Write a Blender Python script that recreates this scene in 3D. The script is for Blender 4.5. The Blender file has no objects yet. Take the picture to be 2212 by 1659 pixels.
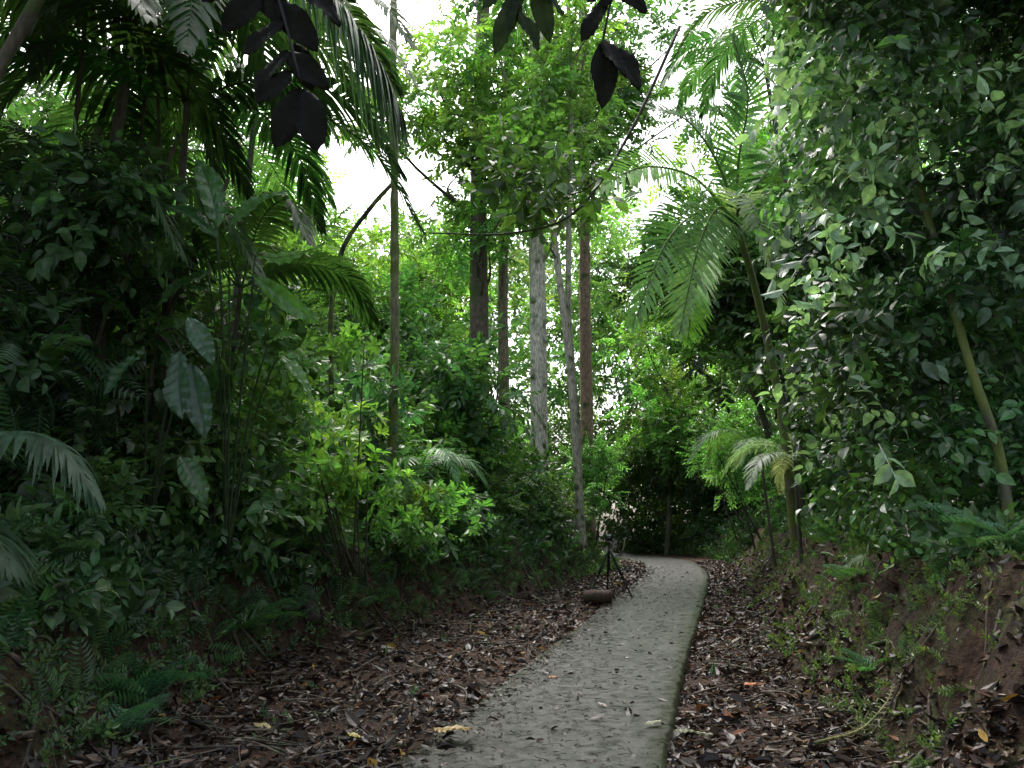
import bpy, math, numpy as np
rng=np.random.default_rng(11)
A=np.array
# ------------------------------------------------------------------ terrain
PY=A([-40,0,3,6.1,9,12,17.3,25,32,37,42,50,60,120.]); PX=A([-6,-1.1,-.5,.14,.78,1.52,2.86,4.66,5.7,5.4,4.2,1.0,-4.,-35.])
def cx(y):
    return (np.interp(y-1.2,PY,PX)+np.interp(y,PY,PX)+np.interp(y+1.2,PY,PX))/3
def g(y): return np.interp(y,[-40,8,13,17,25,32,45,70,300],[0,0,.13,.27,.42,.58,.7,1.0,3.])
def fl(y): return np.interp(y,[-10,4,6,7.5,10.2,13,15.5,19.5,26,40,80],[2.7,2.7,2.8,3.2,3.8,3.3,2.9,2.3,2.1,2.6,6])
def fr(y): return np.interp(y,[-10,6,12,17,26,40,80],[2.3,2.2,1.8,1.7,1.8,2.6,6])
def nz(x,y,s=1.):
    x=x/s;y=y/s
    return (np.sin(1.7*x+2.3*y+1)+np.sin(-2.9*x+1.3*y+4)+.6*np.sin(5.1*x+3.9*y+2)+.6*np.sin(4.3*x-6.1*y)+.35*np.sin(11*x+7*y+3)+.35*np.sin(-9*x+12.5*y))/3.9
def sst(t): t=np.clip(t,0,1); return t*t*(3-2*t)
def height(x,y):
    x=np.asarray(x,float);y=np.asarray(y,float)
    d=x-cx(y); f=np.interp(y,[34,50],[1,.35])
    l=-d-fl(y)+.25*nz(x,y,1.3)+.12*nz(x,y,.4); r=d-fr(y)+.22*nz(x,y,1.1)+.12*nz(y,x,.4)
    h=f*1.35*sst(l/1.15)+.06*np.clip(l-1,0,40)
    h=h+f*1.25*sst(r/1.25)+.06*np.clip(r-1,0,40)
    off=np.clip(np.abs(d)-1.0,0,1)
    bk=np.maximum(sst(l/.6),sst(r/.6))
    h=h+off*.045*nz(x,y,.8)+off*.02*nz(x,y,.22)+(.10*nz(x,y,.5)+.05*nz(y,x,.17)+.025*nz(x+3,y,.08))*bk
    return h+g(y)+.05*sst((np.abs(d)-.8)/.6)
# ------------------------------------------------------------------ geometry accumulator
class Geo:
    def __init__(s): s.V=[];s.T=[];s.C=[];s.M=[];s.n=0
    def add(s,V,T,C,m=0):
        V=np.asarray(V,float).reshape(-1,3);T=np.asarray(T,int).reshape(-1,3)
        C=np.asarray(C,float)
        if C.ndim==1: C=np.tile(C,(len(V),1))
        s.V.append(V);s.T.append(T+s.n);s.C.append(C);s.M.append(np.full(len(T),m));s.n+=len(V)
    def build(s,name,mats,smooth=False):
        V=np.concatenate(s.V);T=np.concatenate(s.T);C=np.concatenate(s.C);M=np.concatenate(s.M)
        me=bpy.data.meshes.new(name);me.vertices.add(len(V));me.vertices.foreach_set('co',V.astype(np.float32).ravel())
        me.loops.add(len(T)*3);me.loops.foreach_set('vertex_index',T.astype(np.int32).ravel())
        me.polygons.add(len(T));me.polygons.foreach_set('loop_start',(np.arange(len(T))*3).astype(np.int32))
        for m in mats: me.materials.append(m)
        me.polygons.foreach_set('material_index',M.astype(np.int32))
        me.polygons.foreach_set('use_smooth',(M>0) if not smooth else np.ones(len(T),bool))
        at=me.attributes.new('Col','FLOAT_COLOR','POINT')
        at.data.foreach_set('color',np.hstack([np.clip(C,0,1),np.ones((len(C),1))]).astype(np.float32).ravel())
        me.update(calc_edges=True)
        ob=bpy.data.objects.new(name,me);bpy.context.scene.collection.objects.link(ob);return ob
def nrm(a): return a/np.maximum(np.linalg.norm(a,axis=-1,keepdims=True),1e-9)
def frame(D,U):
    Y=nrm(D);X=nrm(np.cross(Y,U));Z=np.cross(X,Y);return X,Y,Z
def leaf(L,W,kind='mid',fold=.18,droop=.25,shape=0):
    if kind=='lo':
        V=A([[0,0,0],[-W/2,.45*L,fold*W],[0,L,-droop*L],[W/2,.45*L,fold*W]]);T=A([[0,2,1],[0,3,2]])
    elif kind=='mid':
        a,b=(.25,.68) if shape==0 else (.45,.8)
        wa,wb=(.42,.42) if shape==0 else (.33,.5)
        V=A([[0,0,0],[-W*wa,a*L,fold*W],[-W*wb,b*L,fold*W-droop*L*.4],[0,L,-droop*L],[W*wb,b*L,fold*W-droop*L*.4],[W*wa,a*L,fold*W]])
        T=A([[0,2,1],[0,3,2],[0,4,3],[0,5,4]])
    else:
        ts=[.12,.35,.62,.85];ws=[.28,.48,.46,.22] if shape==0 else [.12,.3,.5,.36]
        V=[[0,0,0]];T=[]
        for t,w in zip(ts,ws):
            z=-droop*L*t*t; V+=[[-W*w,t*L,z+fold*W*w*1.6],[0,t*L,z],[W*w,t*L,z+fold*W*w*1.6]]
        V.append([0,L*1.04,-droop*L*1.05])
        T+=[[0,2,1],[0,3,2]]
        for i in range(3):
            a=1+3*i;b=a+3
            T+=[[a,a+1,b+1],[a,b+1,b],[a+1,a+2,b+2],[a+1,b+2,b+1]]
        T+=[[10,11,13],[11,12,13]]
        V=A(V);T=A(T)
    return V,T
def ribleaf(L,W,fold=.2,droop=.3,wave=.03,n=14):
    V=[];T=[];C=[]
    us=A([-1,-.66,-.33,0,.33,.66,1.])
    for i in range(n+1):
        t=i/n;w=W/2*(np.sin(np.pi*t**.8)**.75 if 0<t<1 else .02)
        for u in us:
            z=-droop*L*t*t+fold*w*abs(u)*1.3+(.018*L*(1 if i%2 else -1)*abs(u)*min(1,w/(W*.2)))-.25*w*u*u
            y=t*L+abs(u)*w*.35
            V.append([u*w,y,z+wave*L*math.sin(t*9+u*2)*abs(u)**2]);C.append(.8 if abs(u)<.01 else (1.08 if i%2 else .88))
    for i in range(n):
        for j in range(6):
            a=i*7+j;b=a+7;T+=[[a,a+1,b+1],[a,b+1,b]]
    return A(V),A(T),A(C)
def place(V,p,D,U):
    X,Y,Z=frame(A(D,float),A(U,float)); return A(p)+V[:,:1]*X+V[:,1:2]*Y+V[:,2:3]*Z
class Tm:
    def __init__(s): s.V=[];s.T=[];s.m=[];s.n=0
    def add(s,V,T,m):
        s.V.append(V);s.T.append(T+s.n);s.m.append(np.full(len(V),m));s.n+=len(V)
    def fin(s): s.V=np.concatenate(s.V);s.T=np.concatenate(s.T);s.m=np.concatenate(s.m);return s
def stem(t,p0,p1,r):
    d=nrm(A(p1,float)-A(p0,float));X=nrm(np.cross(d,[.1,.2,1]));Z=np.cross(X,d)
    ring=[X*r,(-.5*X+.86*Z)*r,(-.5*X-.86*Z)*r]
    V=A([A(p0)+q for q in ring]+[A(p1)+q*.5 for q in ring])
    T=A([[0,1,4],[0,4,3],[1,2,5],[1,5,4],[2,0,3],[2,3,5]]);t.add(V,T,.6)
def sp_alt(kind,n=9,L=.34,W=.15,st=True,tw=.4,zr=(-.45,.15)):
    t=Tm()
    if st: stem(t,[0,0,0],[0,.95,-.1],.012)
    for i in range(n):
        f=.12+.88*i/(n-1);sd=1 if i%2 else -1
        ang=math.radians(rng.uniform(35,75))*sd*(1-.75*(i==n-1))
        p=[0,f*.95,-.1*f*f];D=[math.sin(ang),math.cos(ang),rng.uniform(*zr)]
        k=rng.uniform(.75,1.2)
        V,T=leaf(L*k,W*k,kind,.2,rng.uniform(.05,.4))
        t.add(place(V,p,D,[rng.uniform(-tw,tw),rng.uniform(-tw,tw),1]),T,rng.uniform(.65,1.4))
    return t.fin()
def sp_ros(kind,n=8,L=.5,W=.2):
    t=Tm();stem(t,[0,-.3,0],[0,.1,0],.015)
    for i in range(n):
        a=2*math.pi*(i+rng.uniform(-.25,.25))/n;k=rng.uniform(.7,1.1);e=rng.uniform(.15,.9)
        V,T=leaf(L*k,W*k,kind,.15,rng.uniform(.1,.4),1)
        t.add(place(V,[0,.08*rng.random(),0],[math.cos(a),e,math.sin(a)],[0,1,0]),T,rng.uniform(.75,1.3))
    return t.fin()
def sp_pin(n=11,L=.32,W=.06,kind='lo',dr=.5):
    t=Tm();
    for i in range(n):
        f=.1+.9*i/n; l=L*math.sin(math.pi*(.22+.72*f))
        z=.25*f-dr*f*f
        for sd in(-1,1):
            V,T=leaf(l,W,kind,.1,.25);t.add(place(V,[0,f,z],[sd*1,.45,-.15+rng.uniform(-.1,.1)],[0,0,1]),T,rng.uniform(.8,1.2))
    stem(t,[0,0,0],[0,.5,.0],.012);stem(t,[0,.5,0],[0,1.02,.25-dr],.009)
    return t.fin()
def sp_frac(n=12):
    t=Tm()
    for i in range(n):
        f=.12+.88*i/n;l=.3*math.sin(math.pi*(.3+.68*f));z=.3*f-.55*f*f
        for sd in(-1,1):
            for j in range(4):
                q=j/4; b=A([sd*l*q,f+.25*l*q,z-.1*q*q])
                for s2 in(-1,1):
                    V,T=leaf(.075*(1-q*.6),.036,'lo',.1,.1);t.add(place(V,b,[sd*.5,s2*1,0],[0,0,1]),T,rng.uniform(.85,1.15))
            V,T=leaf(l,.02,'lo',0,.1);t.add(place(V,[0,f,z],[sd,.25,-.1],[0,0,1]),T,.8)
    return t.fin()
T_FAR=[sp_alt('lo',8,.40,.2,False) for _ in range(6)]
T_MID=[sp_alt('mid',10,.32,.15) for _ in range(6)]
T_HI=[sp_alt('hi',9,.34,.16) for _ in range(6)]
T_BROAD=[sp_alt('hi',6,.36,.215,True,1.1,(-1.0,.3)) for _ in range(8)]
T_SLIM=[sp_alt('mid',12,.32,.09) for _ in range(5)]
T_ROS=[sp_ros('hi') for _ in range(5)]
T_ROSM=[sp_ros('mid',7) for _ in range(5)]
T_PIN=[sp_pin() for _ in range(4)]
T_FERN=[sp_frac() for _ in range(3)]
def big(L=1.,W=.34,n=5):
    t=Tm()
    for i in range(n):
        a=rng.uniform(0,2*math.pi);e=rng.uniform(.5,1.6);k=rng.uniform(.7,1.1)
        D=nrm(A([math.cos(a),e,math.sin(a)]))
        b=D*.45*k;stem(t,[0,0,0],b,.014)
        V,T,C=ribleaf(L*k,W*k,.2,rng.uniform(.3,.7));t.add(place(V,b,[math.cos(a),e*.7,math.sin(a)],[0,1,0]),T,rng.uniform(.7,1.25))
    return t.fin()
T_BIG=[big() for _ in range(5)]
def jit(c,n,s=.25,hue=.08):
    c=A(c,float);k=1+rng.normal(0,s,(n,1));h=rng.normal(0,hue,(n,1))
    out=c*np.clip(k,.35,2.); out[:,0:1]*=np.clip(1+2*h,.5,1.6); return np.clip(out,.003,.8)
def sprigs(geo,tms,P,D,U,S,C,mi=0):
    n=len(P);v=rng.integers(0,len(tms),n)
    for k,t in enumerate(tms):
        I=np.where(v==k)[0]
        if len(I)==0: continue
        X,Y,Z=frame(D[I],U[I]);s=S[I][:,None,None]
        V=P[I][:,None,:]+s*(t.V[None,:,0:1]*X[:,None]+t.V[None,:,1:2]*Y[:,None]+t.V[None,:,2:3]*Z[:,None])
        T=t.T[None]+(np.arange(len(I))*len(t.V))[:,None,None]
        Cc=C[I][:,None,:]*t.m[None,:,None]
        geo.add(V.reshape(-1,3),T.reshape(-1,3),Cc.reshape(-1,3),mi)
def clear(P):
    d=P[:,0]-cx(P[:,1]);g0=height(P[:,0],P[:,1])
    cor=(d>-1.5)&(d<1.35)&(P[:,2]<4.2+.05*P[:,1])&(P[:,1]<38)
    near=np.linalg.norm(P-A([0,0,1.5]),axis=1)<2.6
    return (~cor)&(~near)&(P[:,2]>g0-.05)
def blobs(geo,tms,B,n,size,col,outd=1.,droop=-.2,shell=.5,js=.25,flt=True):
    B=np.asarray(B,float);
    if B.shape[1]==4: B=np.hstack([B,B[:,3:4],B[:,3:4]*.8])
    vol=np.maximum(1,(n*np.ones(len(B)))).astype(int)
    idx=np.repeat(np.arange(len(B)),vol);N=len(idx)
    d=nrm(rng.normal(size=(N,3))+A([0,0,.25]));r=shell+(1-shell)*rng.random((N,1))**.6
    P=B[idx,:3]+B[idx,3:6]*d*r
    D=d*outd+rng.normal(0,.45,(N,3))+A([0,0,droop]);U=d*.6+A([0,0,.85])+rng.normal(0,.35,(N,3))
    bc=jit(col,len(B),js) if np.ndim(col)==1 else np.asarray(col)
    C=bc[idx]*np.clip(1+rng.normal(0,.18,(N,1)),.5,1.6)
    S=size*rng.uniform(.7,1.3,N)
    if flt:
        k=clear(P);P,D,U,C,S=P[k],D[k],U[k],C[k],S[k]
    sprigs(geo,tms,P,D,U,S,C)
def spline(pts,n):
    pts=A(pts,float);
    if len(pts)==2: t=np.linspace(0,1,n)[:,None];return pts[0]*(1-t)+pts[1]*t
    P=np.vstack([2*pts[0]-pts[1],pts,2*pts[-1]-pts[-2]]);out=[]
    for t in np.linspace(0,len(pts)-1-1e-6,n):
        i=int(t);f=t-i;a,b,c,d=P[i:i+4]
        out.append(.5*((2*b)+(-a+c)*f+(2*a-5*b+4*c-d)*f*f+(-a+3*b-3*c+d)*f**3))
    return A(out)
def tube(geo,pts,r0,r1,col,mi=1,n=None,seg=8,bump=.06,smoothpts=True):
    n=n or max(6,int(len(pts)*5));p=spline(pts,n) if smoothpts else A(pts)
    n=len(p);Tn=nrm(np.gradient(p,axis=0));ref=A([.93,.3,.13]);X=nrm(np.cross(Tn,ref));Z=np.cross(X,Tn)
    a=np.linspace(0,2*np.pi,seg,endpoint=False);r=(np.linspace(r0,r1,n)[:,None])*(1+bump*rng.normal(size=(n,seg)))
    V=p[:,None]+r[...,None]*(np.cos(a)[None,:,None]*X[:,None]+np.sin(a)[None,:,None]*Z[:,None])
    T=[]
    for i in range(n-1):
        for j in range(seg):
            k=(j+1)%seg;a0=i*seg+j;a1=i*seg+k;b0=a0+seg;b1=a1+seg;T+=[[a0,a1,b1],[a0,b1,b0]]
    for e,o in((0,1),((n-1)*seg,0)):
        for j in range(1,seg-1): T.append([e,e+j+o,e+j+1-o] )
    geo.add(V.reshape(-1,3),T,col,mi)
def frond(geo,ctrl,n=42,L=.5,W=.035,droop=.5,col=(.04,.12,.02),rr=.012,start=.12,roll=0.,mi=2,bm=1,fwd=.5):
    p=spline(ctrl,40);ts=np.repeat(np.linspace(start,.995,n),2)+rng.normal(0,.003,2*n);ts=np.clip(ts,0,1);sd=np.tile([-1,1],n)[:,None]
    tt=np.linspace(0,1,40);Tn=nrm(np.gradient(p,axis=0))
    B=np.stack([np.interp(ts,tt,p[:,k]) for k in range(3)],1);Tg=nrm(np.stack([np.interp(ts,tt,Tn[:,k]) for k in range(3)],1))
    up=A([0.,0,1]);S=nrm(np.cross(Tg,up+A([.01,.02,0])));N=np.cross(S,Tg)
    S,N=S*math.cos(roll)+N*math.sin(roll),N*math.cos(roll)-S*math.sin(roll)
    f=(ts-start)/(1-start);l=L*np.clip(np.sin(np.pi*(.2+.74*f)),.15,1)[:,None]*rng.uniform(.88,1.08,(2*n,1))
    a=(fwd+.7*f**2)[:,None]
    D=nrm(sd*S*np.cos(a)+Tg*np.sin(a)+N*.25+rng.normal(0,.045,(2*n,3)))
    Wd=nrm(np.cross(D,N))*W/2; dr=droop*rng.uniform(.7,1.4,(2*n,1))
    pts=[]
    for s,w in((0,.55),(.3,1.),(.65,.85)):
        c=B+D*l*s-up*dr*l*s*s; pts+=[c-Wd*w,c+Wd*w]
    pts.append(B+D*l-up*dr*l)
    V=np.stack(pts,1);T=A([[0,1,3],[0,3,2],[2,3,5],[2,5,4],[4,5,6]])[None]+(np.arange(2*n)*7)[:,None,None]
    C=(A(col)*np.clip(1+rng.normal(0,.15,(2*n,1)),.5,1.5))[:,None].repeat(7,1)
    geo.add(V.reshape(-1,3),T.reshape(-1,3),C.reshape(-1,3),mi)
    tube(geo,p,rr,rr*.25,A(col)*1.1+A([.02,.01,0]),bm,seg=5,bump=0,smoothpts=False)
def palm(geo,c,n,L,elev=(-.3,1.1),col=(.04,.12,.02),LL=.5,az=None,droop=.5,nl=42,W=.035,sag=1.):
    c=A(c,float)
    for i in range(n):
        a=(2*math.pi*i/n+rng.uniform(-.25,.25)) if az is None else az[i]
        e=rng.uniform(*elev);l=L*rng.uniform(.85,1.1)
        h=A([math.cos(a),math.sin(a),0]);
        p1=c+h*l*.35*math.cos(e)+A([0,0,l*.38*math.sin(e)+.08*l]);p2=c+h*l*.72*math.cos(e*.7)+A([0,0,l*.6*math.sin(e)-.05*l*sag]);p3=c+h*l*.95*math.cos(e*.5)+A([0,0,l*.6*math.sin(e)-.38*l*sag])
        frond(geo,[c,p1,p2,p3],nl,LL,W,droop,jit(col,1,.2)[0],rr=.006*L,roll=rng.uniform(-.5,.5))
# ------------------------------------------------------------------ materials
def newmat(name):
    m=bpy.data.materials.new(name);m.use_nodes=True;nt=m.node_tree;nt.nodes.clear();return m,nt,nt.nodes,nt.links
def leafmat(name,rough=.38,trans=.38,spec=.5,tcol=(1.3,1.35,.6),sat=.9,gain=1.1):
    m,nt,N,L=newmat(name);o=N.new('ShaderNodeOutputMaterial');a=N.new('ShaderNodeAttribute');a.attribute_name='Col'
    tc=N.new('ShaderNodeTexCoord');no=N.new('ShaderNodeTexNoise');no.inputs['Scale'].default_value=14.;no.inputs['Detail'].default_value=3
    L.new(tc.outputs['Object'],no.inputs['Vector'])
    hsv=N.new('ShaderNodeHueSaturation');hsv.inputs['Saturation'].default_value=sat;hsv.inputs['Value'].default_value=gain;L.new(a.outputs['Color'],hsv.inputs['Color'])
    mr=N.new('ShaderNodeMapRange');mr.inputs[1].default_value=.3;mr.inputs[2].default_value=.7;mr.inputs[3].default_value=.65;mr.inputs[4].default_value=1.3;L.new(no.outputs[0],mr.inputs[0])
    mu=N.new('ShaderNodeVectorMath');mu.operation='SCALE';L.new(hsv.outputs[0],mu.inputs[0]);L.new(mr.outputs[0],mu.inputs['Scale'])
    p=N.new('ShaderNodeBsdfPrincipled');L.new(mu.outputs[0],p.inputs['Base Color'])
    p.inputs['Specular IOR Level'].default_value=spec
    r2=N.new('ShaderNodeMapRange');r2.inputs[3].default_value=rough-.1;r2.inputs[4].default_value=rough+.15;L.new(no.outputs[0],r2.inputs[0]);L.new(r2.outputs[0],p.inputs['Roughness'])
    t=N.new('ShaderNodeBsdfTranslucent');m2=N.new('ShaderNodeVectorMath');m2.operation='MULTIPLY';m2.inputs[1].default_value=[c*1.6 for c in tcol];L.new(mu.outputs[0],m2.inputs[0]);L.new(m2.outputs[0],t.inputs[0])
    x=N.new('ShaderNodeMixShader');x.inputs[0].default_value=trans;L.new(p.outputs[0],x.inputs[1]);L.new(t.outputs[0],x.inputs[2]);L.new(x.outputs[0],o.inputs[0]);return m
M_LEAF=leafmat('leaf',.36,.35,.55);M_PALM=leafmat('palm_leaflet',.42,.38,.4);M_LIT=leafmat('dead_leaf',.42,.08,.4,(1,.9,.7),1.,1.);M_DARK=leafmat('dark_leaf',.6,.1,.1)
M_GLOSS=leafmat('glossy_leaf',.30,.3,.6)
def barkmat(name,moss=.5,sc=6.,mc=(.05,.09,.018,1)):
    m,nt,N,L=newmat(name);o=N.new('ShaderNodeOutputMaterial');a=N.new('ShaderNodeAttribute');a.attribute_name='Col'
    tc=N.new('ShaderNodeTexCoord');mp=N.new('ShaderNodeMapping');mp.inputs['Scale'].default_value=(1,1,.25);L.new(tc.outputs['Object'],mp.inputs[0])
    no=N.new('ShaderNodeTexNoise');no.inputs['Scale'].default_value=sc*4;no.inputs['Detail'].default_value=8;L.new(mp.outputs[0],no.inputs['Vector'])
    n2=N.new('ShaderNodeTexNoise');n2.inputs['Scale'].default_value=sc*.5;n2.inputs['Detail'].default_value=6;L.new(tc.outputs['Object'],n2.inputs['Vector'])
    mr=N.new('ShaderNodeMapRange');mr.inputs[1].default_value=.3;mr.inputs[2].default_value=.7;mr.inputs[3].default_value=.4;mr.inputs[4].default_value=1.5;L.new(no.outputs[0],mr.inputs[0])
    mu=N.new('ShaderNodeVectorMath');mu.operation='SCALE';L.new(a.outputs['Color'],mu.inputs[0]);L.new(mr.outputs[0],mu.inputs['Scale'])
    rp=N.new('ShaderNodeMapRange');rp.inputs[1].default_value=.62-moss*.25;rp.inputs[2].default_value=.78-moss*.25;L.new(n2.outputs[0],rp.inputs[0])
    mx=N.new('ShaderNodeMix');mx.data_type='RGBA';L.new(rp.outputs[0],mx.inputs[0]);L.new(mu.outputs[0],mx.inputs[6]);mx.inputs[7].default_value=mc
    p=N.new('ShaderNodeBsdfPrincipled');p.inputs['Roughness'].default_value=.75;L.new(mx.outputs[2],p.inputs['Base Color'])
    b=N.new('ShaderNodeBump');b.inputs['Strength'].default_value=.7;b.inputs['Distance'].default_value=.03;L.new(no.outputs[0],b.inputs['Height']);L.new(b.outputs[0],p.inputs['Normal'])
    L.new(p.outputs[0],o.inputs[0]);return m
M_BARK=barkmat('bark',.4);M_MOSSY=barkmat('mossy_bark',.9,mc=(.12,.16,.03,1))
ML=[M_LEAF,M_BARK,M_PALM];MM=[M_LEAF,M_MOSSY,M_PALM]
def groundmat():
    m,nt,N,L=newmat('forest_soil');o=N.new('ShaderNodeOutputMaterial');tc=N.new('ShaderNodeTexCoord');a=N.new('ShaderNodeAttribute');a.attribute_name='Col'
    def noise(s,d=8): n=N.new('ShaderNodeTexNoise');n.inputs['Scale'].default_value=s;n.inputs['Detail'].default_value=d;n.inputs['Roughness'].default_value=.65;L.new(tc.outputs['Object'],n.inputs['Vector']);return n
    n1=noise(2.2);n2=noise(16);n3=noise(1.6);n4=noise(6)
    cr=N.new('ShaderNodeValToRGB');e=cr.color_ramp.elements;e[0].position=.36;e[0].color=(.012,.008,.006,1);e[1].position=.68;e[1].color=(.15,.075,.04,1);x=e.new(.52);x.color=(.055,.029,.017,1)
    ad=N.new('ShaderNodeMath');ad.operation='ADD';L.new(n1.outputs[0],ad.inputs[0]);L.new(n2.outputs[0],ad.inputs[1]);hf=N.new('ShaderNodeMath');hf.operation='MULTIPLY';hf.inputs[1].default_value=.5;L.new(ad.outputs[0],hf.inputs[0]);L.new(hf.outputs[0],cr.inputs[0])
    sp=N.new('ShaderNodeSeparateColor');L.new(a.outputs['Color'],sp.inputs[0])
    mm=N.new('ShaderNodeMapRange');mm.inputs[1].default_value=.48;mm.inputs[2].default_value=.62;L.new(n3.outputs[0],mm.inputs[0])
    mul=N.new('ShaderNodeMath');mul.operation='MULTIPLY';L.new(mm.outputs[0],mul.inputs[0]);L.new(sp.outputs[0],mul.inputs[1])
    mo=N.new('ShaderNodeValToRGB');mo.color_ramp.elements[0].color=(.014,.018,.006,1);mo.color_ramp.elements[1].color=(.09,.115,.03,1);mo.color_ramp.elements[0].position=.35;mo.color_ramp.elements[1].position=.65;L.new(n2.outputs[0],mo.inputs[0])
    mx=N.new('ShaderNodeMix');mx.data_type='RGBA';L.new(mul.outputs[0],mx.inputs[0]);L.new(cr.outputs[0],mx.inputs[6]);L.new(mo.outputs[0],mx.inputs[7])
    p=N.new('ShaderNodeBsdfPrincipled');p.inputs['Roughness'].default_value=.8;p.inputs['Specular IOR Level'].default_value=.25;L.new(mx.outputs[2],p.inputs['Base Color'])
    b=N.new('ShaderNodeBump');b.inputs['Strength'].default_value=.8;b.inputs['Distance'].default_value=.05;L.new(n2.outputs[0],b.inputs['Height'])
    b2=N.new('ShaderNodeBump');b2.inputs['Strength'].default_value=.9;b2.inputs['Distance'].default_value=.15;L.new(n4.outputs[0],b2.inputs['Height']);L.new(b.outputs[0],b2.inputs['Normal']);L.new(b2.outputs[0],p.inputs['Normal']);L.new(p.outputs[0],o.inputs[0]);return m
def pathmat():
    m,nt,N,L=newmat('wet_concrete');o=N.new('ShaderNodeOutputMaterial');tc=N.new('ShaderNodeTexCoord');a=N.new('ShaderNodeAttribute');a.attribute_name='Col'
    def noise(s,d=8): n=N.new('ShaderNodeTexNoise');n.inputs['Scale'].default_value=s;n.inputs['Detail'].default_value=d;n.inputs['Roughness'].default_value=.65;L.new(tc.outputs['Object'],n.inputs['Vector']);return n
    def MR(src,a0,a1,b0,b1):
        r=N.new('ShaderNodeMapRange');r.inputs[1].default_value=a0;r.inputs[2].default_value=a1;r.inputs[3].default_value=b0;r.inputs[4].default_value=b1;L.new(src,r.inputs[0]);return r.outputs[0]
    n1=noise(1.3);n2=noise(9);n3=noise(60,5);n4=noise(2.2)
    cr=N.new('ShaderNodeValToRGB');e=cr.color_ramp.elements;e[0].position=.40;e[0].color=(.012,.013,.011,1);e[1].position=.62;e[1].color=(.054,.058,.052,1);x=e.new(.5);x.color=(.029,.031,.027,1)
    ad=N.new('ShaderNodeMath');ad.operation='ADD';L.new(n1.outputs[0],ad.inputs[0]);L.new(n2.outputs[0],ad.inputs[1]);hf=N.new('ShaderNodeMath');hf.operation='MULTIPLY';hf.inputs[1].default_value=.5;L.new(ad.outputs[0],hf.inputs[0]);L.new(hf.outputs[0],cr.inputs[0])
    sp=N.new('ShaderNodeSeparateColor');L.new(a.outputs['Color'],sp.inputs[0])
    s=N.new('ShaderNodeMath');s.operation='ADD';L.new(sp.outputs[0],s.inputs[0]);L.new(n2.outputs[0],s.inputs[1])
    mx=N.new('ShaderNodeMix');mx.data_type='RGBA';L.new(MR(s.outputs[0],.7,1.15,0,1),mx.inputs[0]);L.new(cr.outputs[0],mx.inputs[6]);mx.inputs[7].default_value=(.018,.026,.008,1)
    s2=N.new('ShaderNodeMath');s2.operation='MULTIPLY_ADD';L.new(sp.outputs[0],s2.inputs[0]);s2.inputs[1].default_value=.2;L.new(n4.outputs[0],s2.inputs[2])
    mud=N.new('ShaderNodeMix');mud.data_type='RGBA';L.new(MR(s2.outputs[0],.58,.74,0,.7),mud.inputs[0]);L.new(mx.outputs[2],mud.inputs[6]);mud.inputs[7].default_value=(.015,.012,.008,1)
    mu=N.new('ShaderNodeVectorMath');mu.operation='SCALE';L.new(mud.outputs[2],mu.inputs[0]);L.new(MR(n3.outputs[0],.38,.6,.5,1.25),mu.inputs['Scale'])
    p=N.new('ShaderNodeBsdfPrincipled');L.new(mu.outputs[0],p.inputs['Base Color']);p.inputs['Specular IOR Level'].default_value=.4
    L.new(MR(n2.outputs[0],.35,.65,.24,.55),p.inputs['Roughness'])
    b=N.new('ShaderNodeBump');b.inputs['Strength'].default_value=.4;b.inputs['Distance'].default_value=.01;L.new(n3.outputs[0],b.inputs['Height']);L.new(b.outputs[0],p.inputs['Normal']);L.new(p.outputs[0],o.inputs[0]);return m
def plain(name,c,r=.5,met=0):
    m,nt,N,L=newmat(name);o=N.new('ShaderNodeOutputMaterial');p=N.new('ShaderNodeBsdfPrincipled');p.inputs['Roughness'].default_value=r;p.inputs['Metallic'].default_value=met
    n=N.new('ShaderNodeTexNoise');n.inputs['Scale'].default_value=40;h=N.new('ShaderNodeMapRange');h.inputs[3].default_value=.8;h.inputs[4].default_value=1.2;L.new(n.outputs[0],h.inputs[0])
    v=N.new('ShaderNodeVectorMath');v.operation='SCALE';v.inputs[0].default_value=c;L.new(h.outputs[0],v.inputs['Scale']);L.new(v.outputs[0],p.inputs['Base Color']);L.new(p.outputs[0],o.inputs[0]);return m
# ------------------------------------------------------------------ ground
n=520;t=np.linspace(-1,1,n);gx=220*np.sinh(5.4*t)/np.sinh(5.4)+1;gy=10+260*np.sinh(5.4*t)/np.sinh(5.4)
X,Y=np.meshgrid(gx,gy);Z=height(X,Y)
d=X-cx(Y);Z=np.where(np.abs(d)<.8,Z-.03,Z)
bank=np.clip(sst((-d-fl(Y)+.3)/.8)+sst((d-fr(Y)+.3)/.8),0,1)
G=Geo();i=np.arange(n*n).reshape(n,n);a,b,c_,e=i[:-1,:-1].ravel(),i[:-1,1:].ravel(),i[1:,1:].ravel(),i[1:,:-1].ravel()
G.add(np.stack([X,Y,Z],-1),np.vstack([np.stack([a,b,c_],1),np.stack([a,c_,e],1)]),np.repeat(bank.reshape(-1,1),3,1))
G.build('ground',[groundmat()],True)
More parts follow.
